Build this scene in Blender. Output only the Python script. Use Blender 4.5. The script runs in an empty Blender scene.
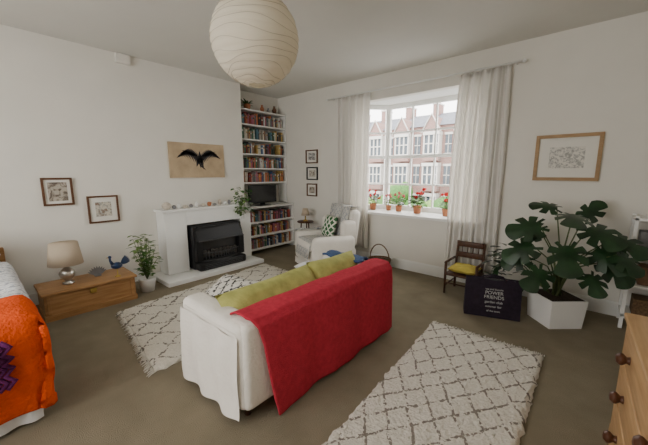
import bpy, bmesh, math, random
from mathutils import Vector, Matrix, noise
random.seed(7)
R=random.uniform
D=bpy.data
# ------------------------------------------------------------ materials
def newmat(name):
    m=D.materials.new(name); m.use_nodes=True
    nt=m.node_tree; b=nt.nodes['Principled BSDF']; return m,nt,b
def mat(name,col,rough=.7,var=.08,scale=8,bump=0,bscale=60,metal=0,stretch=None,spec=.3,col2=None,detail=4):
    m,nt,b=newmat(name); N=nt.nodes; L=nt.links
    b.inputs['Roughness'].default_value=rough; b.inputs['Metallic'].default_value=metal
    b.inputs['Specular IOR Level'].default_value=spec
    tc=N.new('ShaderNodeTexCoord'); mp=N.new('ShaderNodeMapping'); L.new(tc.outputs['Object'],mp.inputs[0])
    if stretch: mp.inputs['Scale'].default_value=stretch
    n=N.new('ShaderNodeTexNoise'); n.inputs['Scale'].default_value=scale; n.inputs['Detail'].default_value=detail
    L.new(mp.outputs[0],n.inputs['Vector'])
    r=N.new('ShaderNodeValToRGB'); L.new(n.outputs['Fac'],r.inputs[0])
    c=Vector(col); c2=Vector(col2) if col2 else c*(1-var*2)
    r.color_ramp.elements[0].position=.3; r.color_ramp.elements[1].position=.7
    r.color_ramp.elements[0].color=(*c2,1); r.color_ramp.elements[1].color=(*c,1)
    L.new(r.outputs[0],b.inputs['Base Color'])
    if bump:
        n2=N.new('ShaderNodeTexNoise'); n2.inputs['Scale'].default_value=bscale; L.new(tc.outputs['Object'],n2.inputs['Vector'])
        bp=N.new('ShaderNodeBump'); bp.inputs['Strength'].default_value=bump; bp.inputs['Distance'].default_value=.02
        L.new(n2.outputs['Fac'],bp.inputs['Height']); L.new(bp.outputs[0],b.inputs['Normal'])
    return m
def math_(nt,op,a,b=None):
    n=nt.nodes.new('ShaderNodeMath'); n.operation=op
    for i,x in enumerate((a,b)):
        if x is None: continue
        if isinstance(x,(int,float)): n.inputs[i].default_value=x
        else: nt.links.new(x,n.inputs[i])
    return n.outputs[0]
def lattice(name,base,line,sa,sb,w,axes='XY',dash=0.0,wob=.1,rough=.95,base2=None,bump=.6):
    m,nt,b=newmat(name); N=nt.nodes; L=nt.links
    b.inputs['Roughness'].default_value=rough; b.inputs['Specular IOR Level'].default_value=.1
    tc=N.new('ShaderNodeTexCoord'); s=N.new('ShaderNodeSeparateXYZ'); L.new(tc.outputs['Object'],s.inputs[0])
    nz=N.new('ShaderNodeTexNoise'); nz.inputs['Scale'].default_value=9; L.new(tc.outputs['Object'],nz.inputs['Vector'])
    wv=math_(nt,'MULTIPLY',math_(nt,'SUBTRACT',nz.outputs['Fac'],.5),wob*2)
    a=math_(nt,'ADD',math_(nt,'MULTIPLY',s.outputs[axes[0]],sa),wv); c=math_(nt,'MULTIPLY',s.outputs[axes[1]],sb)
    p=math_(nt,'ADD',a,c); q=math_(nt,'SUBTRACT',a,c)
    def ln(x): return math_(nt,'LESS_THAN',math_(nt,'ABSOLUTE',math_(nt,'SUBTRACT',math_(nt,'FRACT',x),.5)),w)
    l=math_(nt,'MAXIMUM',ln(p),ln(q))
    if dash:
        n3=N.new('ShaderNodeTexNoise'); n3.inputs['Scale'].default_value=45; L.new(tc.outputs['Object'],n3.inputs['Vector'])
        l=math_(nt,'MULTIPLY',l,math_(nt,'GREATER_THAN',n3.outputs['Fac'],dash))
    n4=N.new('ShaderNodeTexNoise'); n4.inputs['Scale'].default_value=70; L.new(tc.outputs['Object'],n4.inputs['Vector'])
    mb=N.new('ShaderNodeMix'); mb.data_type='RGBA'; L.new(n4.outputs['Fac'],mb.inputs[0])
    mb.inputs[6].default_value=(*(base2 or [x*.6 for x in base]),1); mb.inputs[7].default_value=(*base,1)
    mx=N.new('ShaderNodeMix'); mx.data_type='RGBA'; L.new(l,mx.inputs[0]); L.new(mb.outputs[2],mx.inputs[6]); mx.inputs[7].default_value=(*line,1)
    L.new(mx.outputs[2],b.inputs['Base Color'])
    bp=N.new('ShaderNodeBump'); bp.inputs['Strength'].default_value=bump; bp.inputs['Distance'].default_value=.02
    L.new(n4.outputs['Fac'],bp.inputs['Height']); L.new(bp.outputs[0],b.inputs['Normal'])
    return m
def cloth_trans(name,col,tr=.4):
    m,nt,b=newmat(name); N=nt.nodes; L=nt.links
    b.inputs['Base Color'].default_value=(*col,1); b.inputs['Roughness'].default_value=.9
    t=N.new('ShaderNodeBsdfTranslucent'); t.inputs[0].default_value=(*col,1)
    n=N.new('ShaderNodeTexNoise'); n.inputs['Scale'].default_value=25
    tc=N.new('ShaderNodeTexCoord'); L.new(tc.outputs['Object'],n.inputs['Vector'])
    mx=N.new('ShaderNodeMixShader'); L.new(math_(nt,'ADD',math_(nt,'MULTIPLY',n.outputs['Fac'],.15),tr-.07),mx.inputs[0])
    L.new(b.outputs[0],mx.inputs[1]); L.new(t.outputs[0],mx.inputs[2]); L.new(mx.outputs[0],N['Material Output'].inputs[0])
    return m
M_wall=mat('wall_paint',(.78,.755,.69),.9,.02,3,.05,120)
M_ceil=mat('ceiling_paint',(.72,.71,.66),.95,.02,2)
M_trim=mat('white_gloss_paint',(.85,.85,.82),.4,.02,5)
M_carpet=mat('carpet',(.32,.27,.19),.98,.12,5,.8,220,spec=.05,col2=(.265,.225,.155))
M_white=mat('white_paint',(.84,.84,.81),.5,.02,5)
M_sofa=mat('cream_cotton',(.84,.80,.73),.95,.04,6,.25,40,spec=.1)
M_red=mat('coral_red_wool',(.58,.045,.075),.95,.10,30,.4,150,spec=.1)
M_olive=mat('lime_velvet',(.53,.53,.17),.85,.15,12,.2,60,spec=.2)
M_pine=mat('pine',(.58,.37,.18),.45,.1,3,0,stretch=(14,1.2,14),col2=(.42,.24,.10))
M_pine2=mat('chest_pine',(.44,.24,.10),.45,.1,3,0,stretch=(12,1.2,12),col2=(.28,.14,.05))
M_knob=mat('knob_wood',(.10,.04,.02),.35,.15,10)
M_dkwood=mat('dark_wood',(.09,.04,.022),.45,.15,6,stretch=(6,6,1))
M_black=mat('black_metal',(.012,.012,.013),.4,.1,20)
M_iron=mat('grate_iron',(.07,.07,.072),.4,.1,20)
M_glassd=mat('dark_glass',(.02,.021,.023),.08,.05,20,spec=.6)
M_grey=mat('grey',(.25,.25,.26),.6,.1,20)
M_coal=mat('coal',(.09,.08,.07),.8,.3,30)
M_silver=mat('brushed_silver',(.62,.59,.54),.3,.05,20,metal=.9)
M_shade=cloth_trans('lamp_shade_linen',(.62,.51,.38),.2)
M_paper=cloth_trans('rice_paper',(.86,.80,.67),.35)
M_curt=cloth_trans('curtain_muslin',(.95,.93,.89),.42)
M_leaf=mat('leaf_dark',(.018,.058,.018),.38,.3,9,spec=.45)
M_leaf2=mat('leaf_mid',(.07,.19,.035),.5,.3,9)
M_leaf3=mat('leaf_light',(.20,.33,.08),.5,.3,9)
M_stem=mat('stem',(.10,.13,.05),.6)
M_soil=mat('soil',(.04,.025,.015),.95,.2,30,.5)
M_pot=mat('ceramic_white',(.82,.81,.78),.35,.02,5,spec=.5)
M_terra=mat('terracotta',(.50,.20,.10),.8,.1,10)
M_flower=mat('geranium_red',(.75,.03,.03),.6,.2,20)
M_pink=mat('geranium_pink',(.75,.12,.16),.6,.2,20)
M_rug1=lattice('rug_wool_far',(.80,.76,.67),(.20,.18,.155),3.6,3.0,.05,dash=.46,wob=.3,base2=(.56,.52,.44))
M_rug2=lattice('rug_wool_near',(.80,.76,.68),(.24,.21,.18),6.0,4.2,.06,dash=.47,wob=.18,base2=(.56,.52,.45))
M_greenpat=lattice('cushion_green_diamond',(.06,.17,.07),(.75,.76,.66),9,9,.14,'XZ',0,.02,base2=(.04,.12,.05),bump=.1)
M_throwpat=lattice('armchair_patterned_throw',(.74,.72,.67),(.34,.36,.40),11,11,.14,'XZ',.48,.4,bump=.2)
M_bwpat=lattice('cushion_black_white',(.78,.75,.68),(.06,.06,.06),13,9,.12,'XY',.46,.2,bump=.2)
M_bluep=mat('denim_blue',(.06,.11,.24),.9,.15,30,.2)
M_wicker=mat('wicker',(.20,.12,.06),.8,.3,60,.6,90)
M_tanwood=mat('frame_oak',(.40,.25,.12),.5,.1,6,stretch=(2,2,10))
M_brownframe=mat('frame_walnut',(.13,.06,.03),.45,.1,6)
M_matb=mat('mount_card',(.78,.76,.69),.9,.02)
def art(name,c1,c2,sc,c3=None):
    m,nt,b=newmat(name);N=nt.nodes;L=nt.links
    tc=N.new('ShaderNodeTexCoord'); n=N.new('ShaderNodeTexNoise'); n.inputs['Scale'].default_value=sc; n.inputs['Detail'].default_value=8; n.inputs['Distortion'].default_value=1.2
    L.new(tc.outputs['Object'],n.inputs['Vector']); r=N.new('ShaderNodeValToRGB'); L.new(n.outputs['Fac'],r.inputs[0])
    e=r.color_ramp.elements; e[0].position=.40;e[0].color=(*c1,1);e[1].position=.56;e[1].color=(*c2,1)
    if c3: x=e.new(.48); x.color=(*c3,1)
    L.new(r.outputs[0],b.inputs['Base Color']); b.inputs['Roughness'].default_value=.6; return m
M_art1=art('art_print_brown',(.12,.09,.07),(.45,.40,.33),16)
M_art2=art('art_print_street',(.25,.17,.12),(.60,.55,.45),22,(.35,.36,.33))
M_art3=art('art_etching',(.34,.34,.31),(.70,.67,.60),30,(.5,.49,.45))
M_art4=art('art_photo_dark',(.10,.10,.11),(.55,.53,.50),24)
M_canvas=mat('canvas_tan',(.55,.42,.27),.9,.12,6,.2,80)
M_ink=mat('charcoal_ink',(.06,.055,.06),.8,.2,30)
M_orange=mat('orange_blanket',(.80,.10,.02),.95,.1,10,.6,60,spec=.05)
M_purple=mat('purple_wool',(.12,.015,.10),.95,.2,20,.4,60)
M_pinkw=mat('pink_wool',(.70,.05,.12),.95,.2,20,.4,60)
M_sheet=mat('white_sheet',(.80,.80,.80),.9,.02,5)
M_yel=mat('yellow_cushion',(.62,.50,.10),.9,.1,20)
M_textw=mat('print_white',(.55,.55,.54),.8,.02)
M_toteblk=mat('tote_aubergine',(.026,.017,.030),.9,.2,30)
M_shell=mat('shell',(.70,.62,.52),.6,.2,25)
M_bird=mat('bird_blue',(.01,.04,.12),.3,.3,14,spec=.6)
M_gold=mat('brass',(.55,.38,.10),.35,.1,10,metal=.8)
M_wire=mat('lantern_wire',(.62,.56,.45),.8)
def stripes(name,cols,axis,sc):
    m,nt,b=newmat(name);N=nt.nodes;L=nt.links
    tc=N.new('ShaderNodeTexCoord'); s=N.new('ShaderNodeSeparateXYZ'); L.new(tc.outputs['Object'],s.inputs[0])
    nz=N.new('ShaderNodeTexNoise'); nz.inputs['Scale'].default_value=40; L.new(tc.outputs['Object'],nz.inputs['Vector'])
    fr=math_(nt,'FRACT',math_(nt,'ADD',math_(nt,'MULTIPLY',s.outputs[axis],sc),nz.outputs['Fac'])); r=N.new('ShaderNodeValToRGB'); r.color_ramp.interpolation='CONSTANT'
    L.new(fr,r.inputs[0]); e=r.color_ramp.elements
    e[0].color=(*cols[0],1); e[1].position=1/len(cols); e[1].color=(*cols[1],1)
    for i in range(2,len(cols)): x=e.new(i/len(cols)); x.color=(*cols[i],1)
    L.new(r.outputs[0],b.inputs['Base Color']); b.inputs['Roughness'].default_value=.95; return m
M_stripe=stripes('striped_sheet',[(.78,.78,.78),(.40,.42,.47),(.8,.8,.8),(.62,.64,.68)],'X',11)
bookcols=[(.34,.07,.05),(.08,.13,.26),(.66,.62,.52),(.07,.16,.10),(.05,.05,.055),(.54,.37,.13),(.72,.70,.66),(.26,.15,.09),(.39,.13,.18),(.14,.26,.32),(.58,.20,.08),(.22,.21,.21)]
M_books=[mat('book_%d'%i,c,.6,.15,40) for i,c in enumerate(bookcols)]
# ------------------------------------------------------------ mesh builder
class MB:
    def __init__(s): s.v=[];s.f=[];s.m=[];s.s=[];s.mats=[]
    def mi(s,m):
        if m not in s.mats: s.mats.append(m)
        return s.mats.index(m)
    def add(s,vs,fs,m,smooth=False,M=None):
        o=len(s.v); k=s.mi(m)
        for v in vs:
            v=Vector(v); s.v.append(M@v if M is not None else v)
        for f in fs: s.f.append([i+o for i in f]); s.m.append(k); s.s.append(smooth)
        return s
    def box(s,x0,x1,y0,y1,z0,z1,m,M=None,top=None):
        a,b=(x0,x1),(y0,y1)
        vs=[(x,y,z) for z in (z0,z1) for y in b for x in a]
        return s.add(vs,[(0,2,3,1),(4,5,7,6),(0,1,5,4),(2,6,7,3),(0,4,6,2),(1,3,7,5)],m,False,M)
    def rbox(s,x0,x1,y0,y1,z0,z1,m,r=.04,seg=4,M=None,puff=0):
        bm=bmesh.new(); bmesh.ops.create_cube(bm,size=1)
        for v in bm.verts: v.co=Vector(((x0+x1)/2+v.co.x*(x1-x0),(y0+y1)/2+v.co.y*(y1-y0),(z0+z1)/2+v.co.z*(z1-z0)))
        bmesh.ops.bevel(bm,geom=bm.edges[:],offset=r,segments=seg,profile=.5,affect='EDGES')
        bm.verts.index_update()
        vs=[v.co.copy() for v in bm.verts]; fs=[[v.index for v in f.verts] for f in bm.faces]; bm.free()
        return s.add(vs,fs,m,True,M)
    def frus(s,cx,cy,a0,a1,z0,z1,m,M=None):
        vs=[(cx+i*a0,cy+j*a0,z0) for i,j in ((-1,-1),(1,-1),(1,1),(-1,1))]+[(cx+i*a1,cy+j*a1,z1) for i,j in ((-1,-1),(1,-1),(1,1),(-1,1))]
        return s.add(vs,[(3,2,1,0),(4,5,6,7),(0,1,5,4),(1,2,6,5),(2,3,7,6),(3,0,4,7)],m,False,M)
    def lathe(s,c,prof,m,n=28,smooth=True,M=None):
        vs=[];fs=[]
        for r,z in prof:
            for i in range(n):
                a=2*math.pi*i/n; vs.append((c[0]+r*math.cos(a),c[1]+r*math.sin(a),c[2]+z))
        for j in range(len(prof)-1):
            for i in range(n):
                i2=(i+1)%n; fs.append((j*n+i,j*n+i2,(j+1)*n+i2,(j+1)*n+i))
        fs.append(tuple(range(n))[::-1]); fs.append(tuple((len(prof)-1)*n+i for i in range(n)))
        return s.add(vs,fs,m,smooth,M)
    def ball(s,c,r,m,n=16,M=None):
        if not hasattr(r,'__len__'): r=(r,r,r)
        vs=[];fs=[];k=n//2
        for j in range(k+1):
            t=math.pi*(j+.001)/(k+.002)
            for i in range(n):
                a=2*math.pi*i/n; vs.append((c[0]+r[0]*math.sin(t)*math.cos(a),c[1]+r[1]*math.sin(t)*math.sin(a),c[2]+r[2]*math.cos(t)))
        for j in range(k):
            for i in range(n): fs.append((j*n+i,(j+1)*n+i,(j+1)*n+(i+1)%n,j*n+(i+1)%n))
        return s.add(vs,fs,m,True,M)
    def tube(s,pts,r,m,n=8,M=None):
        pts=[Vector(p) for p in pts]; vs=[];fs=[]
        for i,p in enumerate(pts):
            d=(pts[min(i+1,len(pts)-1)]-pts[max(i-1,0)]).normalized()
            u=d.orthogonal().normalized() if i==0 else (pu-d*pu.dot(d)).normalized()
            pu=u; w=d.cross(u); rr=r[i] if hasattr(r,'__len__') else r
            for k in range(n):
                a=2*math.pi*k/n; vs.append(p+u*rr*math.cos(a)+w*rr*math.sin(a))
        for i in range(len(pts)-1):
            for k in range(n): fs.append((i*n+k,i*n+(k+1)%n,(i+1)*n+(k+1)%n,(i+1)*n+k))
        fs.append(tuple(range(n))[::-1]); fs.append(tuple((len(pts)-1)*n+k for k in range(n)))
        return s.add(vs,fs,m,True,M)
    def grid(s,fn,nu,nv,m,M=None,smooth=True):
        vs=[fn(i/nu,j/nv) for j in range(nv+1) for i in range(nu+1)]
        fs=[(j*(nu+1)+i,j*(nu+1)+i+1,(j+1)*(nu+1)+i+1,(j+1)*(nu+1)+i) for j in range(nv) for i in range(nu)]
        return s.add(vs,fs,m,smooth,M)
    def pillow(s,M,sx,sy,h,m,n=14):
        for sg in (1,-1):
            def fn(u,v):
                a,b=u*2-1,v*2-1
                e=max(0,(1-abs(a)**3.5)*(1-abs(b)**3.5))**.55
                k=1-.06*(1-abs(a*b))
                return (a*sx/2*k,b*sy/2*k,sg*h/2*e+.012*noise.noise((a*2.5,b*2.5,sx*9)))
            s.grid(fn,n,n,m,M)
    def obj(s,name,bevel=0,solid=0,seg=2):
        me=D.meshes.new(name); me.from_pydata([tuple(v) for v in s.v],[],s.f)
        for m in s.mats: me.materials.append(m)
        me.polygons.foreach_set('material_index',s.m); me.polygons.foreach_set('use_smooth',s.s); me.update()
        o=D.objects.new(name,me); bpy.context.collection.objects.link(o)
        if solid: q=o.modifiers.new('solidify','SOLIDIFY'); q.thickness=solid
        if bevel: q=o.modifiers.new('bevel','BEVEL'); q.width=bevel; q.segments=seg; q.limit_method='ANGLE'
        return o
def T(x,y,z,rz=0,rx=0,ry=0): return Matrix.Translation((x,y,z))@Matrix.Rotation(math.radians(rz),4,'Z')@Matrix.Rotation(math.radians(ry),4,'Y')@Matrix.Rotation(math.radians(rx),4,'X')
def orient(p,d,up=(0,0,1),roll=0):
    d=Vector(d).normalized(); up=Vector(up); x=d.cross(up)
    if x.length<1e-3: x=Vector((1,0,0))
    x.normalize(); z=x.cross(d)
    m=Matrix((x,d,z)).transposed().to_4x4()
    return Matrix.Translation(p)@m@Matrix.Rotation(roll,4,'Y')
def leaf(b,M,L,W,m,droop=.25):
    n=6; vs=[];fs=[]
    for i in range(n+1):
        t=i/n; w=W/2*math.sin(math.pi*min(1,t*.95+.03))**.8; z=-droop*L*t*t
        vs+= [(-w,t*L,z+.12*w),(0,t*L,z-.06*w),(w,t*L,z+.12*w)]
    for i in range(n):
        for k in (0,1): a=i*3+k; fs.append((a,a+1,a+4,a+3))
    b.add(vs,fs,m,True,M)
def monstera(b,M,S,m):
    n=96; vs=[(0,.28*S,0)]; 
    for ring in (.5,1):
        for i in range(n):
            a=2*math.pi*i/n; ang=a  # 0 = tip (+Y)
            side=min(a,2*math.pi-a)
            r=.55*(1+.38*math.cos(side)**2*(1 if math.cos(side)>0 else .1))
            if side>2.75: r*=.55
            k=math.cos(side*7.5+.4)
            if .35<side<2.5 and ring==1: r*=1-.50*max(0,k-.35)/.65
            if ring<1: r*=.5
            x=math.sin(ang)*r*S*.88; y=.28*S+math.cos(ang)*r*S
            z=-.35*(abs(x)**1.5)/math.sqrt(S)-.30*max(0,y-.2*S)**2/S
            vs.append((x,y,z))
    fs=[(0,1+(i+1)%n,1+i) for i in range(n)]+[(1+i,1+(i+1)%n,1+n+(i+1)%n,1+n+i) for i in range(n)]
    b.add(vs,fs,m,True,M)
# ------------------------------------------------------------ room shell
XL,XR,YW,YB,ZC=-4.7,.8,4.35,-2.2,2.98
b=MB(); b.box(-5.2,XR+.1,YB-.1,YW,-.1,0,M_carpet); b.obj('floor')
b=MB(); b.box(-5.2,XR+.1,YB-.1,YW+.1,ZC,ZC+.1,M_ceil); b.obj('ceiling')
b=MB(); b.box(-5.2,XL,YB-.1,3.23,0,ZC,M_wall); b.obj('wall_left')
b=MB(); b.box(-5.2,-5.05,3.23,YW+.1,0,ZC,M_wall); b.obj('wall_alcove')
b=MB(); b.box(XR,XR+.1,YB-.1,YW+.1,0,ZC,M_wall); b.obj('wall_right')
W0,W1,ZS,ZH=-3.12,-1.13,.86,2.62
b=MB()
b.box(-5.05,W0,YW,YW+.12,0,ZC,M_wall); b.box(W1,XR,YW,YW+.12,0,ZC,M_wall)
b.box(W0,W1,YW,YW+.12,0,ZS-.03,M_wall); b.box(W0,W1,YW,YW+.12,ZH,ZC,M_wall); b.obj('wall_window')
b=MB(); b.box(XL,-3.4,YB-.1,YB,0,ZC,M_wall); b.box(-.9,XR,YB-.1,YB,0,ZC,M_wall); b.box(-3.4,-.9,YB-.1,YB,0,.7,M_wall); b.box(-3.4,-.9,YB-.1,YB,2.7,ZC,M_wall); b.obj('wall_back')
# bay
B0,B1,YF=-2.78,-1.50,4.87
def prism(b,pts,z0,z1,m):
    n=len(pts); vs=[(x,y,z0) for x,y in pts]+[(x,y,z1) for x,y in pts]
    fs=[tuple(range(n))[::-1],tuple(range(n,2*n))]+[(i,(i+1)%n,(i+1)%n+n,i+n) for i in range(n)]
    b.add(vs,fs,m)
b=MB(); prism(b,[(W0-.05,YW-.05),(W1+.05,YW-.05),(W1+.05,YW),(W1+.12,YW+.12),(B1+.08,YF+.1),(B0-.08,YF+.1),(W0-.12,YW+.12),(W0-.05,YW)],ZS-.04,ZS,M_trim); b.obj('trim_windowsill')
b=MB(); prism(b,[(W0-.1,YW+.12),(W1+.1,YW+.12),(B1+.08,YF+.1),(B0-.08,YF+.1)],ZH,ZH+.12,M_trim); b.obj('trim_bay_head')
def wpanel(b,p0,p1,z0,z1,cols,fr=.05,rows=(1.30,1.76,2.16)):
    p0=Vector((*p0,0));p1=Vector((*p1,0)); L=(p1-p0).length; a=math.degrees(math.atan2(p1.y-p0.y,p1.x-p0.x)); M=T(p0.x,p0.y,0,a)
    d=.03
    b.box(0,fr,-d,d,z0,z1,M_trim,M); b.box(L-fr,L,-d,d,z0,z1,M_trim,M); b.box(fr,L-fr,-d,d,z0,z0+.08,M_trim,M); b.box(fr,L-fr,-d,d,z1-.07,z1,M_trim,M)
    for i in range(1,cols): x=fr+(L-2*fr)*i/cols; b.box(x-.012,x+.012,-.02,.02,z0+.08,z1-.07,M_trim,M)
    for k,z in enumerate(rows):
        h=.025 if k==1 else .012
        b.box(fr,L-fr,-.025,.025,z-h,z+h,M_trim,M)
b=MB(); wpanel(b,(B0,YF),(B1,YF),ZS,ZH,3); wpanel(b,(W0,YW+.14),(B0,YF),ZS,ZH,1); wpanel(b,(B1,YF),(W1,YW+.14),ZS,ZH,1)
b.obj('window_1',bevel=.004)
b=MB(); wpanel(b,(-3.4,YB-.05),(-.9,YB-.05),.7,2.7,4); b.obj('added_fill_window')  # unseen window, added behind the camera to let in more daylight
b=MB()
b.box(-4.55,XR,YW-.02,YW,0,.14,M_trim); b.box(-4.55,XR,YW-.012,YW,.14,.155,M_trim)
b.obj('baseboard_window')
b=MB(); b.box(XL,XL+.02,YB,1.56,0,.14,M_trim); b.obj('baseboard_left')
b=MB(); b.box(XR-.02,XR,YB,YW-.02,0,.14,M_trim); b.obj('baseboard_right')
b=MB(); b.box(XL,XL+.06,1.40,1.56,2.86,2.97,M_wall); b.box(XL+.06,XL+.066,1.415,1.545,2.87,2.96,M_wall); b.obj('wall_vent_cover',bevel=.006)
# ------------------------------------------------------------ outside
M_brick,nt,bb=newmat('red_brick')
tc=nt.nodes.new('ShaderNodeTexCoord'); sp=nt.nodes.new('ShaderNodeSeparateXYZ'); cb=nt.nodes.new('ShaderNodeCombineXYZ')
nt.links.new(tc.outputs['Object'],sp.inputs[0]); nt.links.new(sp.outputs['X'],cb.inputs['X']); nt.links.new(sp.outputs['Z'],cb.inputs['Y'])
br=nt.nodes.new('ShaderNodeTexBrick'); br.inputs['Scale'].default_value=3; br.inputs['Color1'].default_value=(.22,.125,.105,1); br.inputs['Color2'].default_value=(.28,.16,.135,1); br.inputs['Mortar'].default_value=(.32,.27,.25,1)
nt.links.new(cb.outputs[0],br.inputs['Vector']); nt.links.new(br.outputs['Color'],bb.inputs['Base Color']); bb.inputs['Roughness'].default_value=.9
M_slate=mat('slate',(.18,.19,.22),.7,.15,4); M_stone=mat('house_trim',(.60,.58,.54),.8,.05,4); M_hwin=mat('house_glass',(.10,.12,.14),.2,.2,2)
b=MB(); gz=-3.5; q_=.76
for i in range(-12,4):
    X0=i*4.0*q_-1
    def bx(a,c,*r): b.box(X0+a*q_,X0+c*q_,*r)
    bx(0,4,30,37,gz,5.9,M_brick)
    w=4*q_; x=X0
    b.add([(x,29.8,5.9),(x+w,29.8,5.9),(x+w,33.5,7.6),(x,33.5,7.6),(x,37,5.9),(x+w,37,5.9)],[(0,1,2,3),(3,2,5,4)],M_slate)
    bx(-.35,.35,32.5,34,6.6,8.4,M_brick); bx(-.4,.4,32.4,34.1,8.4,8.55,M_stone)
    for k in (-.15,.15): b.lathe((x+k,33.2,8.55),[(.12,0),(.1,.5)],M_terra,8)
    for lvl in (-2.9,.0,2.9):
        bx(.4,2.4,29.2,30,lvl-.3,lvl+.3,M_brick); bx(.4,2.4,29.15,30,lvl+.3,lvl+.4,M_stone)
        bx(.5,2.3,29.3,30,lvl+.4,lvl+2.1,M_hwin)
        for q in (0,.61,1.22,1.84): bx(.4+q,.56+q,29.2,30,lvl+.4,lvl+2.1,M_stone)
        bx(.4,2.4,29.22,29.3,lvl+1.25,lvl+1.35,M_stone); bx(.35,2.45,29.1,30,lvl+2.1,lvl+2.4,M_stone)
        bx(2.8,3.6,29.95,30,lvl+.4,lvl+2.1,M_hwin); bx(2.7,3.7,29.9,30,lvl+2.1,lvl+2.3,M_stone); bx(2.7,3.7,29.85,30,lvl+.3,lvl+.4,M_stone)
        bx(3.17,3.23,29.9,30,lvl+.4,lvl+2.1,M_stone); bx(2.8,3.6,29.9,30,lvl+1.2,lvl+1.28,M_stone)
    a,c,d=x+.3*q_,x+2.5*q_,x+1.4*q_
    b.add([(a,29.1,5.3),(c,29.1,5.3),(d,29.1,6.8),(a,33,5.3),(c,33,5.3),(d,33,6.8)],[(0,1,2),(0,2,5,3),(1,4,5,2)],M_brick)
    b.tube([(a-.1,29.05,5.2),(d,29.05,6.9),(c+.1,29.05,5.2)],.08,M_stone,6)
b.obj('terraced_houses')
b=MB(); b.box(-60,40,5.2,60,gz-.2,gz,M_grey); b.obj('street_ground')
b=MB()
for i in range(60):
    c=(-32+i*.65,26+R(-.6,.6),gz+1.0+R(-.3,.9)); 
    if i%9<3: c=(c[0],c[1],c[2]+1.6)
    b.ball(c,(R(.7,1.2),R(.6,1),R(.8,1.4)),random.choice([M_leaf2,M_leaf3]),8)
b.obj('garden_hedge')
# ------------------------------------------------------------ curtains
def curtain(name,x0,x1,tx0,tx1,z0,z1,y,folds,seed):
    b=MB()
    def fn(u,v):
        z=z1+(z0-z1)*v
        k=v**.6
        a=x0+(x1-x0)*u; t=tx0+(tx1-tx0)*u; x=a*(1-k)+t*k
        ph=u*folds*2*math.pi; amp=.026+.010*v
        return (x+.012*math.sin(ph*.5+seed+3*v),y+amp*math.sin(ph+.5*math.sin(u*9+seed)+.5*v)+.008*noise.noise((u*6,v*3,seed)),z)
    b.grid(fn,int(folds*12),30,M_curt); b.obj(name,solid=.003)
curtain('curtain',-3.46,-2.76,-3.42,-2.78,.25,2.72,4.28,9,1)
curtain('curtain',-1.42,-.88,-1.50,-.86,.22,2.72,4.28,9,4)
b=MB(); b.tube([(-3.62,4.26,2.735),(-.76,4.26,2.735)],.012,M_white,10); b.ball((-3.64,4.26,2.735),.022,M_white); b.ball((-.74,4.26,2.735),.022,M_white)
for x in (-3.55,-.83): b.tube([(x,4.26,2.735),(x,4.35,2.735)],.009,M_white)
b.obj('curtain_rod')
# ------------------------------------------------------------ fireplace
b=MB()
SX=-4.42; XA=XL+.004
b.box(XA,SX,1.72,2.03,.06,.95,M_white); b.box(XA,SX,2.93,3.14,.06,.95,M_white); b.box(XA,SX,2.03,2.93,.74,.95,M_white)
b.box(XA,-4.60,2.03,2.93,.06,.74,M_white)
b.box(XA,SX+.03,1.69,3.17,.95,.985,M_white)
b.box(XA,-4.08,1.58,3.14,0,.06,M_white)
b.obj('fireplace_surround',bevel=.006)
# gas fire: box heater standing on the hearth, sloping hood, window with coals, bowed grille
b=MB()
b.rbox(-4.59,-4.34,2.06,2.90,.062,.72,M_black,.035)
hood=[(2.09,.50),(2.09,.66),(2.14,.70),(2.82,.70),(2.87,.66),(2.87,.50)]
n=len(hood); vs=[(-4.35,y,z) for y,z in hood]+[(-4.24 if z<.6 else -4.30,2.48+(y-2.48)*.97,z) for y,z in hood]
b.add(vs,[tuple(range(n))[::-1],tuple(range(n,2*n))]+[(i,(i+1)%n,(i+1)%n+n,i+n) for i in range(n)],M_black)
b.box(-4.35,-4.26,2.08,2.17,.20,.50,M_black); b.box(-4.35,-4.26,2.79,2.88,.20,.50,M_black)
b.box(-4.345,-4.335,2.17,2.79,.20,.50,M_glassd)
b.tube([(-4.235,2.10,.505),(-4.235,2.86,.505)],.010,M_iron,8)
for i in range(18): b.ball((-4.31+R(-.01,.01),2.22+(i%9)*.065,.25+(i//9)*.055+R(0,.02)),(.022,.036,.032),M_coal,8)
def bow(i,k,o): return (-4.31+o*math.sin(math.pi*i/k),2.13+.70*i/k)
for i in range(1,16):
    x,y=bow(i,16,.10); b.tube([(x,y,.19),(x,y,.31)],.006,M_iron,6)
for z in (.19,.31): b.tube([(*bow(i,16,.10),z) for i in range(17)],.009,M_iron,6)
b.rbox(-4.40,-4.20,2.08,2.88,.062,.185,M_black,.03)
for z in (.095,.12,.145): b.tube([(-4.198,2.16,z),(-4.198,2.80,z)],.006,M_iron,6)
for k in range(4): b.tube([(-4.275-.012*k,2.20,.54+.035*k),(-4.275-.012*k,2.76,.54+.035*k)],.006,M_iron,6)
b.obj('gas_fire',bevel=.003)
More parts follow.
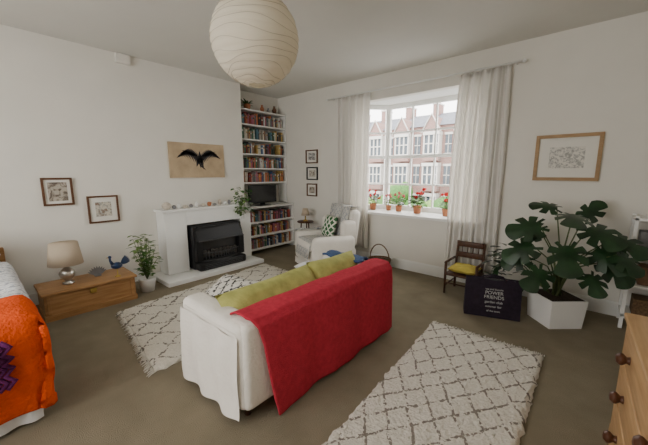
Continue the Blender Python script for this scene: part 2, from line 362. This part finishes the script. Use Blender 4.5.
# ------------------------------------------------------------ bookcase
b=MB(); XB=-5.04
for z in (1.32,1.58,1.84,2.10,2.36,2.62): b.box(XB,-4.79,3.24,4.34,z-.025,z,M_white)
b.box(XB,-4.80,3.24,3.26,0.9,2.62,M_white); b.box(XB,-4.80,4.32,4.34,.9,2.62,M_white)
for z in (.10,.35,.60,.88): b.box(XB,-4.60,3.24,4.34,z-.03,z,M_white)
for y in (3.24,4.315): b.box(XB,-4.62,y,y+.025,0,.88,M_white)
b.obj('alcove_bookcase',bevel=.003)
b=MB()
def books(zb,x0,y0,y1,hmax,depth):
    y=y0
    while y<y1-.05:
        if R(0,1)<.06: y+=R(.02,.06); continue
        w=R(.014,.042); h=hmax*R(.68,.98); d=R(0,.03); m=random.choice(M_books)
        b.box(x0-depth,x0-d,y,y+w-.002,zb+.001,zb+h,m)
        if w>.022: b.box(x0-d,x0-d+.001,y+.003,y+w-.005,zb+h*.6,zb+h*.75,random.choice(M_books))
        y+=w
for z in (1.32,1.58,1.84,2.10,2.36): books(z,-4.81,3.27,4.31,.215,.15)
for z in (.10,.35,.60): books(z,-4.64,3.27,4.31,.20,.18)
b.obj('books')
b=MB()
b.box(-4.78,-4.74,3.36,4.0,.93,1.27,M_black); b.box(-4.74,-4.735,3.385,3.975,.955,1.25,M_glassd); b.box(-4.85,-4.66,3.55,3.8,.881,.89,M_black); b.box(-4.78,-4.76,3.63,3.73,.89,.94,M_black)
b.obj('television',bevel=.004)
b=MB(); b.lathe((-4.9,3.5,2.62),[(.05,0),(.06,.08),(.05,.1)],M_terra,14)
for i in range(26):
    a=R(0,6.28); leaf(b,orient((-4.9,3.5,2.7),(math.cos(a)*.8,math.sin(a),R(.1,1.2))),R(.1,.17),.035,M_leaf2)
b.obj('shelf_potted_plant')
b=MB()
for y,r,h,m in ((3.85,.04,.14,M_terra),(4.0,.035,.1,M_grey),(4.15,.045,.16,M_brownframe)): b.lathe((-4.92,y,2.62),[(r*.6,0),(r,h*.5),(r*.4,h*.85),(r*.5,h)],m,14)
b.obj('shelf_vases')
# ------------------------------------------------------------ pictures
def frameL(name,y0,y1,z0,z1,fm,am,fw=.025,mw=.05):
    b=MB(); x=XL
    b.box(x+.001,x+.012,y0+fw,y1-fw,z0+fw,z1-fw,M_matb)
    b.box(x+.012,x+.014,y0+fw+mw,y1-fw-mw,z0+fw+mw,z1-fw-mw,am)
    b.box(x+.001,x+.03,y0,y0+fw,z0,z1,fm); b.box(x+.001,x+.03,y1-fw,y1,z0,z1,fm); b.box(x+.001,x+.03,y0+fw,y1-fw,z0,z0+fw,fm); b.box(x+.001,x+.03,y0+fw,y1-fw,z1-fw,z1,fm)
    b.obj(name,bevel=.002)
def frameW(name,x0,x1,z0,z1,fm,am,fw=.025,mw=.05):
    b=MB(); y=YW
    b.box(x0+fw,x1-fw,y-.012,y-.001,z0+fw,z1-fw,M_matb)
    b.box(x0+fw+mw,x1-fw-mw,y-.014,y-.012,z0+fw+mw,z1-fw-mw,am)
    b.box(x0,x0+fw,y-.03,y-.001,z0,z1,fm); b.box(x1-fw,x1,y-.03,y-.001,z0,z1,fm); b.box(x0+fw,x1-fw,y-.03,y-.001,z0,z0+fw,fm); b.box(x0+fw,x1-fw,y-.03,y-.001,z1-fw,z1,fm)
    b.obj(name,bevel=.002)
frameL('framed_picture',.54,.82,1.12,1.44,M_brownframe,M_art1,.022,.03)
frameL('framed_picture',.94,1.27,.87,1.21,M_brownframe,M_art2,.02,.06)
frameW('framed_picture',-4.24,-3.94,1.67,1.92,M_brownframe,M_art4,.02,.04)
frameW('framed_picture',-4.22,-3.94,1.36,1.60,M_black,M_art2,.02,.04)
frameW('framed_picture',-4.22,-3.96,1.05,1.29,M_brownframe,M_art1,.02,.04)
frameW('framed_picture',-.56,.02,1.41,1.91,M_tanwood,M_art3,.036,.10)
b=MB(); b.box(XL+.001,XL+.03,1.96,2.84,1.42,1.94,M_canvas)
x=XL+.031; cy,cz=2.42,1.73
def stroke(y0,z0,y1,z1,w):
    d=Vector((y1-y0,z1-z0)); p=Vector((-d.y,d.x)).normalized()*w; mx,mz=(y0+y1)/2,(z0+z1)/2
    b.add([(x,y0,z0),(x,mx+p.x,mz+p.y),(x,y1,z1),(x,mx-p.x,mz-p.y)],[(0,1,2,3)],M_ink)
for sg in (-1,1):
    for i in range(14):
        t=i/13; by=cy+sg*(.03+.22*t); bz=cz+.05+.06*math.sin(t*3)
        stroke(by,bz,by+sg*(.03+.08*t),bz-.16+.08*t,.014)
        stroke(by,bz+.02,by+sg*(.03+.03*t),bz-.07+.03*t,.012)
    stroke(cy,cz,cy+sg*.28,cz+.10,.022)
stroke(cy,cz+.10,cy+.01,cz-.17,.05); stroke(cy,cz+.02,cy-.06,cz-.15,.03); stroke(cy,cz+.05,cy+.06,cz-.19,.025); stroke(cy-.02,cz-.1,cy+.10,cz-.2,.012)
b.obj('winged_figure_canvas')
# ------------------------------------------------------------ mantel ornaments
b=MB()
orn=[(1.80,(.055,.065,.055),M_shell),(1.90,(.03,.03,.03),M_grey),(1.97,(.025,.03,.04),M_white),(2.06,(.03,.04,.025),M_shell),(2.15,(.025,.03,.03),M_grey),(2.24,(.03,.03,.045),M_pot),(2.34,(.035,.045,.025),M_shell),(2.44,(.03,.035,.035),M_terra),(2.53,(.03,.035,.02),M_grey),(2.62,(.03,.03,.05),M_shell),(2.71,(.03,.035,.03),M_white),(2.79,(.025,.025,.04),M_grey)]
for y,rr,m in orn:
    b.ball((-4.50,y,.985+rr[2]*.9),rr,m,12)
    for k in range(3): b.ball((-4.50+R(-.02,.02),y+R(-.02,.02),.985+rr[2]*1.3),[q*.5 for q in rr],m,8)
b.obj('seashells')
b=MB(); c=(-4.52,2.98,.986)
b.lathe(c,[(.045,0),(.065,.1),(.06,.105)],M_pot,18)
for i in range(95):
    a=R(0,6.28); h=R(-.30,.14); rr=R(.05,.17); p=Vector((c[0]+.06+abs(math.cos(a))*rr*.8,c[1]+math.sin(a)*rr,c[2]+.12+h))
    if p.x<SX+.04 and h<-.08: p.x=SX+.06
    leaf(b,orient(p,(math.cos(a)*.6+.3,math.sin(a),R(-.6,.6))),R(.05,.08),.055,random.choice([M_leaf2,M_leaf2,M_leaf3]))
for i in range(6):
    yy=c[1]+R(-.12,.12); b.tube([(c[0],c[1],c[2]+.1),(c[0]+.1,yy,c[2]+.14),(SX+.06,yy,c[2]-.05),(SX+.05,yy,c[2]-R(.1,.25))],.003,M_stem,5)
b.obj('trailing_ivy_plant')
# ------------------------------------------------------------ paper lantern
b=MB(); c=Vector((-1.89,1.44,2.405)); RR=.30
def fn(u,v):
    t=math.pi*(.06+.88*v); a=2*math.pi*u
    rib=.985+.015*abs(math.sin(v*math.pi*17+1.1*math.sin(a*2)+.5*math.sin(a*5)))
    r=RR*rib
    return (c.x+r*math.sin(t)*math.cos(a),c.y+r*math.sin(t)*math.sin(a),c.z+r*math.cos(t))
b.grid(fn,72,136,M_paper)
for k in range(16):
    v0=(k+.5)/16; pts=[]
    for i in range(49):
        a=2*math.pi*i/48; t=math.pi*(.06+.88*v0)+.07*math.sin(a*2+k)+.03*math.sin(a*5+k*2)
        pts.append((c.x+RR*1.003*math.sin(t)*math.cos(a),c.y+RR*1.003*math.sin(t)*math.sin(a),c.z+RR*1.003*math.cos(t)))
    b.tube(pts,.0016,M_wire,5)
b.tube([(c.x,c.y,c.z+.05),(c.x,c.y,ZC-.03)],.004,M_white); b.lathe((c.x,c.y,ZC-.05),[(.02,0),(.045,.03),(.045,.05)],M_white)
b.lathe((c.x,c.y,c.z-.02),[(.01,0),(.03,.03),(.02,.08)],M_white,14)
b.obj('paper_lantern_pendant')
# ------------------------------------------------------------ sofa (faces -X)
b=MB()
b.rbox(-1.60,-1.40,.92,2.57,.08,.635,M_sofa,.045)
b.rbox(-2.15,-1.42,.90,1.08,.08,.63,M_sofa,.05)
b.rbox(-2.15,-1.42,2.41,2.58,.08,.63,M_sofa,.05)
b.rbox(-2.12,-1.55,1.05,2.44,.08,.30,M_sofa,.03)
b.rbox(-2.15,-1.58,1.08,1.75,.28,.43,M_sofa,.05); b.rbox(-2.15,-1.58,1.75,2.41,.28,.43,M_sofa,.05)
for xx in (-2.08,-1.5):
    for yy in (.99,2.50): b.lathe((xx,yy,0),[(.02,0),(.028,.09)],M_dkwood,12)
for xs in (-2.105,-1.455): b.tube([(xs,.903,.13),(xs,.903,.58)],.004,M_sofa,6)
b.tube([(-2.10,.903,.585),(-1.46,.903,.585)],.004,M_sofa,6)
# loose slip cover side with soft folds and a low skirt
b.grid(lambda u,v:(-2.13+.69*u,.898-(.006+.010*(1-v))*(1+math.sin(u*17+2*math.sin(v*3)))-.010*max(0,.25-v)*4,.045+.52*v),50,14,M_sofa)
b.obj('sofa')
b=MB()
prof=[(-1.655,.46),(-1.64,.58),(-1.61,.640),(-1.56,.655),(-1.48,.657),(-1.42,.652),(-1.385,.61),(-1.372,.5),(-1.365,.3),(-1.36,.13),(-1.355,.02)]
def fn(u,v):
    s=v*(len(prof)-1); i=min(int(s),len(prof)-2); f=s-i
    x=prof[i][0]*(1-f)+prof[i+1][0]*f; z=prof[i][1]*(1-f)+prof[i+1][1]*f
    y0=.97+.13*max(0,v-.45)/.55; y1=2.575-.02*v
    y=y0+(y1-y0)*u
    dr=max(0,v-.55)*2.2
    x+=(.012*math.sin(y*11+1.5*v)+.006*math.sin(y*23+2))*dr+.012*dr
    z+=.012*noise.noise((y*5,v*4,1))*(1-dr*.5)
    if v>.97: z+=.01*math.sin(y*9)
    return (x,y,max(z,.012))
b.grid(fn,90,60,M_red); b.obj('red_throw_blanket',solid=.008)
for nm,M,sx,sy,h,m in (
  ('lime_cushion',T(-1.73,1.46,.565,93,0,0)@Matrix.Rotation(math.radians(50),4,'X'),.95,.34,.16,M_olive),
  ('lime_cushion',T(-1.73,2.18,.565,86,0,0)@Matrix.Rotation(math.radians(56),4,'X'),.62,.36,.16,M_olive),
  ('patterned_cushion',T(-1.98,1.19,.60,10,0,0)@Matrix.Rotation(math.radians(24),4,'X'),.42,.36,.13,M_bwpat)):
    b=MB(); b.pillow(M,sx,sy,h,m); b.obj(nm)
b=MB(); b.pillow(T(-1.97,2.20,.55,20,-20),.42,.34,.14,M_sheet); b.obj('white_cushion')
b=MB()
b.grid(lambda u,v:(-2.1+.46*u+.02*math.sin(v*7),2.38+.22*v,.66+.02*noise.noise((u*5,v*5,0))-(.35*max(0,v-.8))),14,10,M_bluep); b.obj('denim_blanket',solid=.02)
# ------------------------------------------------------------ rugs
def rug(name,c,m,h=.028,nu=110,nv=200):
    b=MB(); P=[Vector((*q,0)) for q in c]
    def fn(u,v):
        p=(P[0]*(1-u)+P[1]*u)*(1-v)+(P[3]*(1-u)+P[2]*u)*v
        e=min(u,1-u,v,1-v)
        p+=Vector((noise.noise((u*30,v*40,1)),noise.noise((u*30,v*40,5)),0))*.022
        z=.004+(h*min(1,e*30)**.5 if e>0 else 0)+(.010*noise.noise((p.x*55,p.y*55,0))+.006*noise.noise((p.x*14,p.y*14,3)))*(e>0)
        return (p.x,p.y,max(.002,z))
    b.grid(fn,nu,nv,m)
    for a,q,out in ((P[0],P[1],(P[0]-P[3]).normalized()),(P[3],P[2],(P[3]-P[0]).normalized())):
        n=70
        for i in range(n+1):
            p=a.lerp(q,i/n); e=p+out*R(.03,.065)+Vector((R(-.012,.012),0,0))
            b.tube([p+Vector((0,0,.012)),(p+e)/2+Vector((0,0,.012)),e+Vector((0,0,.004))],[.007,.005,.003],m,5)
    b.obj(name)
rug('berber_rug',[(-3.74,.93),(-2.36,.76),(-2.34,3.02),(-3.98,3.05)],M_rug1)
rug('berber_rug',[(-.95,.55),(-.16,.55),(-.17,2.94),(-1.09,2.92)],M_rug2)
# ------------------------------------------------------------ armchair
b=MB(); A=T(-3.17,3.68,0,-24)
b.rbox(-.38,.38,-.36,.36,.06,.34,M_sofa,.05,M=A)
b.rbox(-.27,.27,-.40,.22,.32,.46,M_sofa,.05,M=A)
for sg in (-1,1):
    b.rbox(sg*.36-.10,sg*.36+.10,-.38,.30,.08,.56,M_sofa,.08,M=A)
    b.rbox(sg*.33-.07,sg*.33+.07,.10,.34,.5,.78,M_sofa,.06,M=A)
b.rbox(-.37,.37,0,.20,.0,.60,M_sofa,.09,5,M=A@T(0,.18,.36,0,-8))
b.grid(lambda u,v:(-.40+.80*u,-.385-math.sin(u*60)*.01*(1-v),.02+.10*v),60,3,M_sofa,A)
for xx in (-.3,.3):
    for yy in (-.3,.3): b.lathe((xx,yy,0),[(.018,0),(.025,.07)],M_dkwood,10,M=A)
b.obj('armchair')
b=MB()
b.grid(lambda u,v:(-.26+.52*u+.01*math.sin(v*9),-.43+.60*v,(.475 if v>.1 else .475-.25*(1-v/.1))+.008*noise.noise((u*6,v*6,0))),16,20,M_throwpat,A)
b.grid(lambda u,v:(-.28+.6*u,.155+.085*v+.012*math.sin(u*14),.50+.485*v),16,14,M_throwpat,A)
b.grid(lambda u,v:(-.28+.6*u,.24+.20*v,.985-.02*v*v+.01*math.sin(u*14)),16,6,M_throwpat,A)
b.grid(lambda u,v:(-.48+.20*u,-.36+.62*v,.575+.012*math.sin(v*12)-.16*max(0,.3-u)),8,16,M_throwpat,A)
b.obj('armchair_throw',solid=.01)
b=MB(); b.pillow(A@T(-.04,.08,.64,0,72),.38,.36,.13,M_greenpat); b.obj('green_patterned_cushion')
# side table and small lamp
b=MB(); b.lathe((-4.02,4.08,.58),[(.15,0),(.155,.01),(.15,.025)],M_dkwood,24)
for a in (0,2.09,4.19): b.tube([(-4.02+.12*math.cos(a),4.08+.12*math.sin(a),0),(-4.02+.08*math.cos(a),4.08+.08*math.sin(a),.58)],.012,M_dkwood)
b.obj('side_table')
b=MB(); b.lathe((-4.02,4.08,.605),[(.05,0),(.045,.015),(.012,.03),(.012,.12)],M_gold,16); b.lathe((-4.02,4.08,.71),[(.08,0),(.05,.13)],M_shade,20); b.obj('table_lamp')
# basket
b=MB(); c=(-2.38,4.02,0)
for k in range(7): b.tube([(c[0]+(.13+.006*k)*math.cos(a*math.pi/12),c[1]+(.13+.006*k)*math.sin(a*math.pi/12),.02+.028*k) for a in range(25)],.014,M_wicker,6)
b.lathe((c[0],c[1],.01),[(.13,0),(.15,.16)],M_wicker,20)
b.tube([(c[0]+.17*math.cos(t*math.pi/14),c[1],.18+.24*math.sin(t*math.pi/14)) for t in range(15)],.009,M_wicker,7)
b.obj('wicker_basket')
# ------------------------------------------------------------ child's chair
b=MB(); x0,x1,y0,y1=-1.30,-.94,3.80,4.12
for (x,y) in ((x0,y0),(x1,y0)): b.tube([(x,y,0),(x,y,.40)],[.013,.017],M_dkwood)
for x in (x0+.02,x1-.02): b.tube([(x,y1,0),(x,y1,.3),(x,y1+.05,.62)],.016,M_dkwood)
b.rbox(x0-.01,x1+.01,y0-.01,y1,.235,.26,M_dkwood,.008,2)
for z in (.44,.58): b.rbox(x0+.03,x1-.03,y1+.005,y1+.04,z-.03,z+.04,M_dkwood,.008,2)
for i in range(4): xx=x0+.08+i*.065; b.tube([(xx,y1+.02,.42),(xx,y1+.035,.58)],.007,M_dkwood,6)
for x in (x0,x1): b.tube([(x,y0-.02,.40),(x,y1,.40)],.014,M_dkwood)
b.tube([(x0,y0,.1),(x0,y1,.1)],.009,M_dkwood); b.tube([(x1,y0,.1),(x1,y1,.1)],.009,M_dkwood); b.tube([(x0,y0,.14),(x1,y0,.14)],.009,M_dkwood)
b.obj('childs_wooden_chair')
b=MB(); b.pillow(T(-1.12,3.95,.315,0),.33,.29,.10,M_yel); b.obj('yellow_seat_cushion')
# ------------------------------------------------------------ tote bag
ang=math.degrees(math.atan2(.17,.47)); Bm=T(-.92,3.34,0,ang)
b=MB(); 
b.grid(lambda u,v:(.52*u,-.0-.02*math.sin(math.pi*u)*math.sin(math.pi*v)+.01*noise.noise((u*5,v*5,2))+.05*v,.40*v+.005+.014*math.sin(u*9)*v),16,12,M_toteblk,Bm)
b.grid(lambda u,v:(.52*u,.14+.02*math.sin(math.pi*u)-.04*v,.40*v+.005),16,12,M_toteblk,Bm)
b.grid(lambda u,v:(0,.0+.14*u+(.05-.09*u)*v,.40*v+.005),4,8,M_toteblk,Bm); b.grid(lambda u,v:(.52,.0+.14*u+(.05-.09*u)*v,.40*v+.005),4,8,M_toteblk,Bm)
b.box(0,.52,0,.14,.004,.01,M_toteblk,Bm)
for i in range(5): b.box(.06,.46,.05+i*.010,.057+i*.010,.02,.39+R(-.02,.03),random.choice([M_textw,M_books[6],M_books[2],M_books[4]]),Bm)
for yy in (.05,.10): b.tube([Bm@Vector((.14,yy,.38)),Bm@Vector((.17,yy-.03,.43)),Bm@Vector((.26,yy-.04,.45)),Bm@Vector((.35,yy-.03,.43)),Bm@Vector((.38,yy,.38))],.007,M_toteblk)
for k,(s,sz) in enumerate((('tea and biscuits',.024),('POWER',.044),('FRIENDS',.044),('garden club',.032),('summer fair',.028),('of the town',.024))):
    cu=D.curves.new('t','FONT'); cu.body=s; cu.size=sz*1.1; cu.align_x='CENTER'; cu.extrude=.001
    o=D.objects.new('t',cu); bpy.context.collection.objects.link(o); dg=bpy.context.evaluated_depsgraph_get()
    me=D.meshes.new_from_object(o.evaluated_get(dg)); z=.30-k*.045
    b.add([v.co for v in me.vertices],[list(p.vertices) for p in me.polygons],M_textw,False,Bm@T(.27,-.028+.05*(z/.40),z,0,90-7)); D.objects.remove(o)
b.obj('printed_tote_bag')
# ------------------------------------------------------------ monstera in cube pot
b=MB(); Pm=T(-.18,3.76,0,42)
b.frus(0,0,.16,.178,.0,.285,M_pot,Pm); b.frus(0,0,.162,.162,.28,.288,M_soil,Pm)
b.obj('square_planter',bevel=.012,seg=3)
b=MB(); base=Vector((-.18,3.76,.285))
tips=[((-.36,3.56,1.00),(-1,-.5,-.25),.28),((-.12,3.55,1.13),(.1,-1,-.1),.28),((-.26,3.75,1.16),(-.8,-.2,.2),.22),((.00,3.68,1.00),(.8,-.6,-.3),.29),
((-.40,3.55,.80),(-1,-.5,-.6),.28),((-.14,3.50,.84),(.2,-1,-.7),.31),((.06,3.66,.80),(1,-.5,-.4),.28),((.17,3.78,.90),(1,-.5,-.25),.27),((-.46,3.75,.64),(-1,-.4,-.5),.25),
((-.28,3.50,.58),(-.5,-1,-.6),.26),((.15,3.76,.70),(1,-.4,-.9),.26),((-.05,3.95,1.06),(.3,.2,.5),.22),((-.38,3.85,.90),(-1,.1,-.1),.25),((.04,3.55,.60),(.6,-1,-.7),.22),((.20,3.60,.80),(1,-.5,-.6),.22)]
for p,d,S in tips:
    p=Vector(p); mid=(base+p)/2+Vector(((p.x-base.x)*-.15,(p.y-base.y)*-.15,.10)); b.tube([base+Vector((R(-.04,.04),R(-.04,.04),0)),base.lerp(mid,.5)+Vector((0,0,.04)),mid,p],[.010,.009,.007,.005],M_stem,6)
    n=Vector((0.1,-.75,.75)); monstera(b,orient(p,d,n,R(-.3,.3)),S,M_leaf)
for i in range(60):
    a=R(2.4,4.6); p=Vector((-.54+R(-.24,.12),3.78+R(-.05,.18),R(.26,.70))); leaf(b,orient(p,(math.cos(a),math.sin(a)*.6,R(-.5,.5))),R(.08,.15),.06,M_leaf)
for i in range(9): b.tube([base+Vector((-.05,0,0)),Vector((-.4+R(-.1,.05),3.78,R(.4,.55))),Vector((-.55+R(-.15,.1),3.82,R(.4,.68)))],.004,M_stem,5)
b.obj('monstera_plant')
# ------------------------------------------------------------ white shelf unit right
b=MB()
for x in (.31,.70):
    for y in (4.02,4.29): b.box(x,x+.03,y,y+.03,0,1.10,M_white)
for z in (.12,.42,.74,1.06): b.box(.31,.73,4.02,4.32,z,z+.025,M_white)
b.box(.40,.66,4.08,4.28,.445,.62,M_books[7]); b.box(.39,.68,4.08,4.28,.145,.30,M_wicker); b.box(.37,.68,4.1,4.28,.765,.95,M_books[11])
b.obj('white_shelf_unit',bevel=.003)
# ------------------------------------------------------------ chest of drawers
C=T(.205,2.27,0,2); b=MB(); Ld=1.24
b.box(.012,.50,-Ld+.02,-.02,.05,.72,M_pine,C); b.rbox(-.012,.52,-Ld-.01,.005,.72,.75,M_pine,.008,3,M=C)
b.box(0,.5,-Ld+.01,-.01,0,.08,M_pine,C)
for k,(z0,z1) in enumerate(((.53,.705),(.31,.515),(.09,.295))):
    b.rbox(-.004,.03,-Ld+.06,-.06,z0,z1,M_pine,.006,2,M=C)
    for yy in (-.31,-.92):
        K=C@T(-.004,yy,(z0+z1)/2,0,0,-90); b.lathe((0,0,0),[(.020,0),(.015,.012),(.028,.026),(.030,.036),(.018,.050),(.002,.053)],M_knob,18,M=K)
b.obj('pine_chest_of_drawers',bevel=.003)
# ------------------------------------------------------------ blanket chest & things
b=MB()
b.box(-4.47,-4.03,.36,1.18,.03,.27,M_pine2); b.rbox(-4.49,-4.0,.34,1.20,.27,.30,M_pine2,.008,3)
b.box(-4.48,-4.015,.35,1.19,0,.06,M_pine2)
for y in (.38,1.13): b.box(-4.03,-4.02,y,y+.03,.06,.27,M_pine2)
b.rbox(-4.03,-4.015,.74,.80,.20,.25,M_gold,.004,2)
b.obj('pine_blanket_chest',bevel=.004)
b=MB(); c=(-4.24,.60,.301)
b.lathe(c,[(.05,0),(.055,.01),(.02,.025),(.03,.04),(.065,.08),(.075,.115),(.06,.15),(.025,.18),(.015,.2),(.015,.24)],M_silver,28)
b.lathe((c[0],c[1],.52),[(.155,0),(.125,.235)],M_shade,32); b.obj('bedside_lamp')
b=MB(); c=Vector((-4.10,1.03,.301))
b.lathe(c,[(.035,0),(.03,.01),(.006,.02),(.006,.09)],M_gold,14); b.ball(c+Vector((0,0,.13)),(.035,.06,.04),M_bird,14)
b.tube([c+Vector((0,-.04,.15)),c+Vector((0,-.06,.2)),c+Vector((0,-.06,.235))],[.02,.012,.012],M_bird); b.ball(c+Vector((0,-.06,.24)),.018,M_bird,10); b.tube([c+Vector((0,-.07,.24)),c+Vector((0,-.10,.235))],[.007,.001],M_gold,6)
for i in range(7): leaf(b,orient(c+Vector((0,.04,.14)),(0,math.cos(.15*i),math.sin(.15*i)+.1),(1,0,0)),.11,.03,M_bird)
b.obj('bird_figurine')
b=MB(); c=Vector((-4.30,.88,.301)); b.box(c.x-.03,c.x+.03,c.y-.03,c.y+.03,.301,.316,M_grey)
for i in range(9):
    a=-1.1+i*.275; leaf(b,orient(c+Vector((0,0,.015)),(0,math.sin(a),math.cos(a)),(1,0,0)),.10,.03,M_grey,0)
b.obj('fan_ornament')
b=MB(); c=Vector((-4.20,1.37,0))
b.lathe(c,[(.075,0),(.10,.15),(.105,.17),(.09,.17),(.085,.155)],M_pot,24)
for i in range(18):
    a=R(0,6.28); top=c+Vector((math.cos(a)*R(.05,.20),math.sin(a)*R(.05,.20),R(.4,.70))); b.tube([c+Vector((0,0,.15)),c.lerp(top,.5)+Vector((0,0,.1)),top],[.005,.004,.002],M_stem,5)
    for k in range(10):
        p=c.lerp(top,.35+.65*k/9)+Vector((0,0,.05)); q=R(0,6.28); leaf(b,orient(p,(math.cos(q),math.sin(q),R(-.2,.7))),R(.06,.10),.042,random.choice([M_leaf2,M_leaf3,M_leaf3]))
b.obj('potted_houseplant')
# ------------------------------------------------------------ bed
b=MB()
b.box(-4.60,-2.44,-1.2,.12,.10,.32,M_pine2); b.rbox(-4.60,-2.42,-1.22,.14,.28,.62,M_sheet,.06)
for xx in (-4.55,-2.52):
    for yy in (-1.1,.02): b.box(xx,xx+.06,yy,yy+.06,0,.12,M_pine2)
b.box(-4.67,-4.61,-1.25,.17,0,.72,M_pine2)
b.grid(lambda u,v:(-2.405+.012*math.sin(u*60),-1.2+1.34*u,.02+.4*v),120,4,M_sheet)
b.grid(lambda u,v:(-4.5+2.09*u,.135+.012*math.sin(u*80),.02+.4*v),160,4,M_sheet)
b.obj('bed',bevel=.01)
def drape(m,x0,ztop,zb,xf,yf,seed,yback=-1.25,amp=.02,wav=.02,flare=.09):
    b=MB()
    def fn(u,v):
        Lt=abs(xf-x0); Ld=ztop-zb; s=v*(Lt+Ld)
        W=yf-yback; su=u*(W+Ld)
        over=max(0,su-W); y=yback+min(su,W); 
        dn=max(0,s-Lt); x=x0+min(s,Lt)
        z=ztop-max(dn,over)
        k=max(dn,over)/Ld
        r=flare*(1-math.exp(-k*9))*math.exp(-k*1.0)
        n=noise.noise((su*4+seed,s*4,seed))
        if dn>0: x+=r+wav*math.sin(su*16+seed)*k
        if over>0: y+=r+wav*math.sin(s*16+seed)*k
        z+=amp*n*(1-k)-.03*min(1,k*8)
        return (x,y,max(.012,z))
    b.grid(fn,70,70,m); return b
b=drape(M_orange,-2.78,.69,.13,-2.42,.135,3)
for i,(yy,m) in enumerate(((-.56,M_purple),(-.42,M_pinkw),(-.28,M_purple),(-.14,M_pinkw),(-.02,M_purple))):
    for q in (-.03,0,.03):
        b.tube([(-2.352+.048*math.exp(-k*.12)+.016*math.sin(k),yy+q+.035*(k%2),.60-k*.035) for k in range(9)],.014,m,6)
b.obj('orange_blanket',solid=.02)
b=drape(M_stripe,-4.2,.665,.34,-2.76,.15,8,wav=.012,flare=.06,amp=.03); b.obj('striped_bed_sheet',solid=.01)
b=MB(); b.pillow(T(-4.30,-.2,.78,90,10),.65,.42,.2,M_sheet); b.obj('bed_pillow')
# ------------------------------------------------------------ windowsill plants
def ger(x,y,s,fm,leafy=40,fl=6):
    b=MB(); c=Vector((x,y,ZS+.001)); b.lathe(c,[(.045*s,0),(.06*s,.1*s),(.065*s,.11*s),(.055*s,.11*s)],M_terra,16)
    for i in range(leafy):
        a=R(0,6.28); h=R(.10,.24)*s; rr=R(.02,.11)*s; p=c+Vector((math.cos(a)*rr,math.sin(a)*rr*.6,h)); leaf(b,orient(p,(math.cos(a),math.sin(a),R(-.2,.6))),.06*s,.06*s,random.choice([M_leaf2,M_leaf3]))
    for i in range(fl):
        a=R(0,6.28); p=c+Vector((math.cos(a)*R(.02,.13)*s,math.sin(a)*.05*s,R(.20,.34)*s)); b.tube([c+Vector((0,0,.1*s)),p],.003,M_stem,5)
        for k in range(7): b.ball(p+Vector((R(-.02,.02),R(-.02,.02),R(-.015,.02)))*1,.014*s,fm,6)
    b.obj('potted_geranium')
ger(-2.88,4.60,1.0,M_flower); ger(-2.42,4.66,.9,M_pink,30,4); ger(-2.08,4.62,1.15,M_flower,70,5); ger(-1.62,4.60,1.0,M_flower,40,6); ger(-2.62,4.68,.8,M_pink,26,5)
# ------------------------------------------------------------ world / lights
w=D.worlds.new('sky'); bpy.context.scene.world=w; w.use_nodes=True
bg=w.node_tree.nodes['Background']; bg.inputs[0].default_value=(1,.985,.955,1); bg.inputs[1].default_value=8.5
def area(name,loc,rot,sx,sy,e,col=(1,1,1),portal=False):
    l=D.lights.new(name,'AREA'); l.shape='RECTANGLE'; l.size=sx; l.size_y=sy; l.energy=e; l.color=col
    if portal: l.cycles.is_portal=True
    o=D.objects.new(name,l); bpy.context.collection.objects.link(o); o.location=loc; o.rotation_euler=[math.radians(a) for a in rot]
area('window_portal',(-2.12,4.95,1.75),(-90,0,0),2.0,1.8,1,portal=True)
area('window_portal',(-2.15,-2.25,1.7),(90,0,0),2.5,2.0,1,portal=True)
area('unseen_fill_light',(-1.6,-1.3,2.9),(0,0,0),1.6,1.2,18,(1,.95,.88))  # added fill light out of view, brightens the room from behind the camera
cam=D.cameras.new('camera'); co=D.objects.new('camera',cam); bpy.context.collection.objects.link(co)
co.location=(0,0,1.5); co.rotation_euler=(math.radians(80.8),0,math.radians(41.1)); cam.sensor_width=36; cam.lens=17.17; cam.clip_start=.02
bpy.context.scene.camera=co
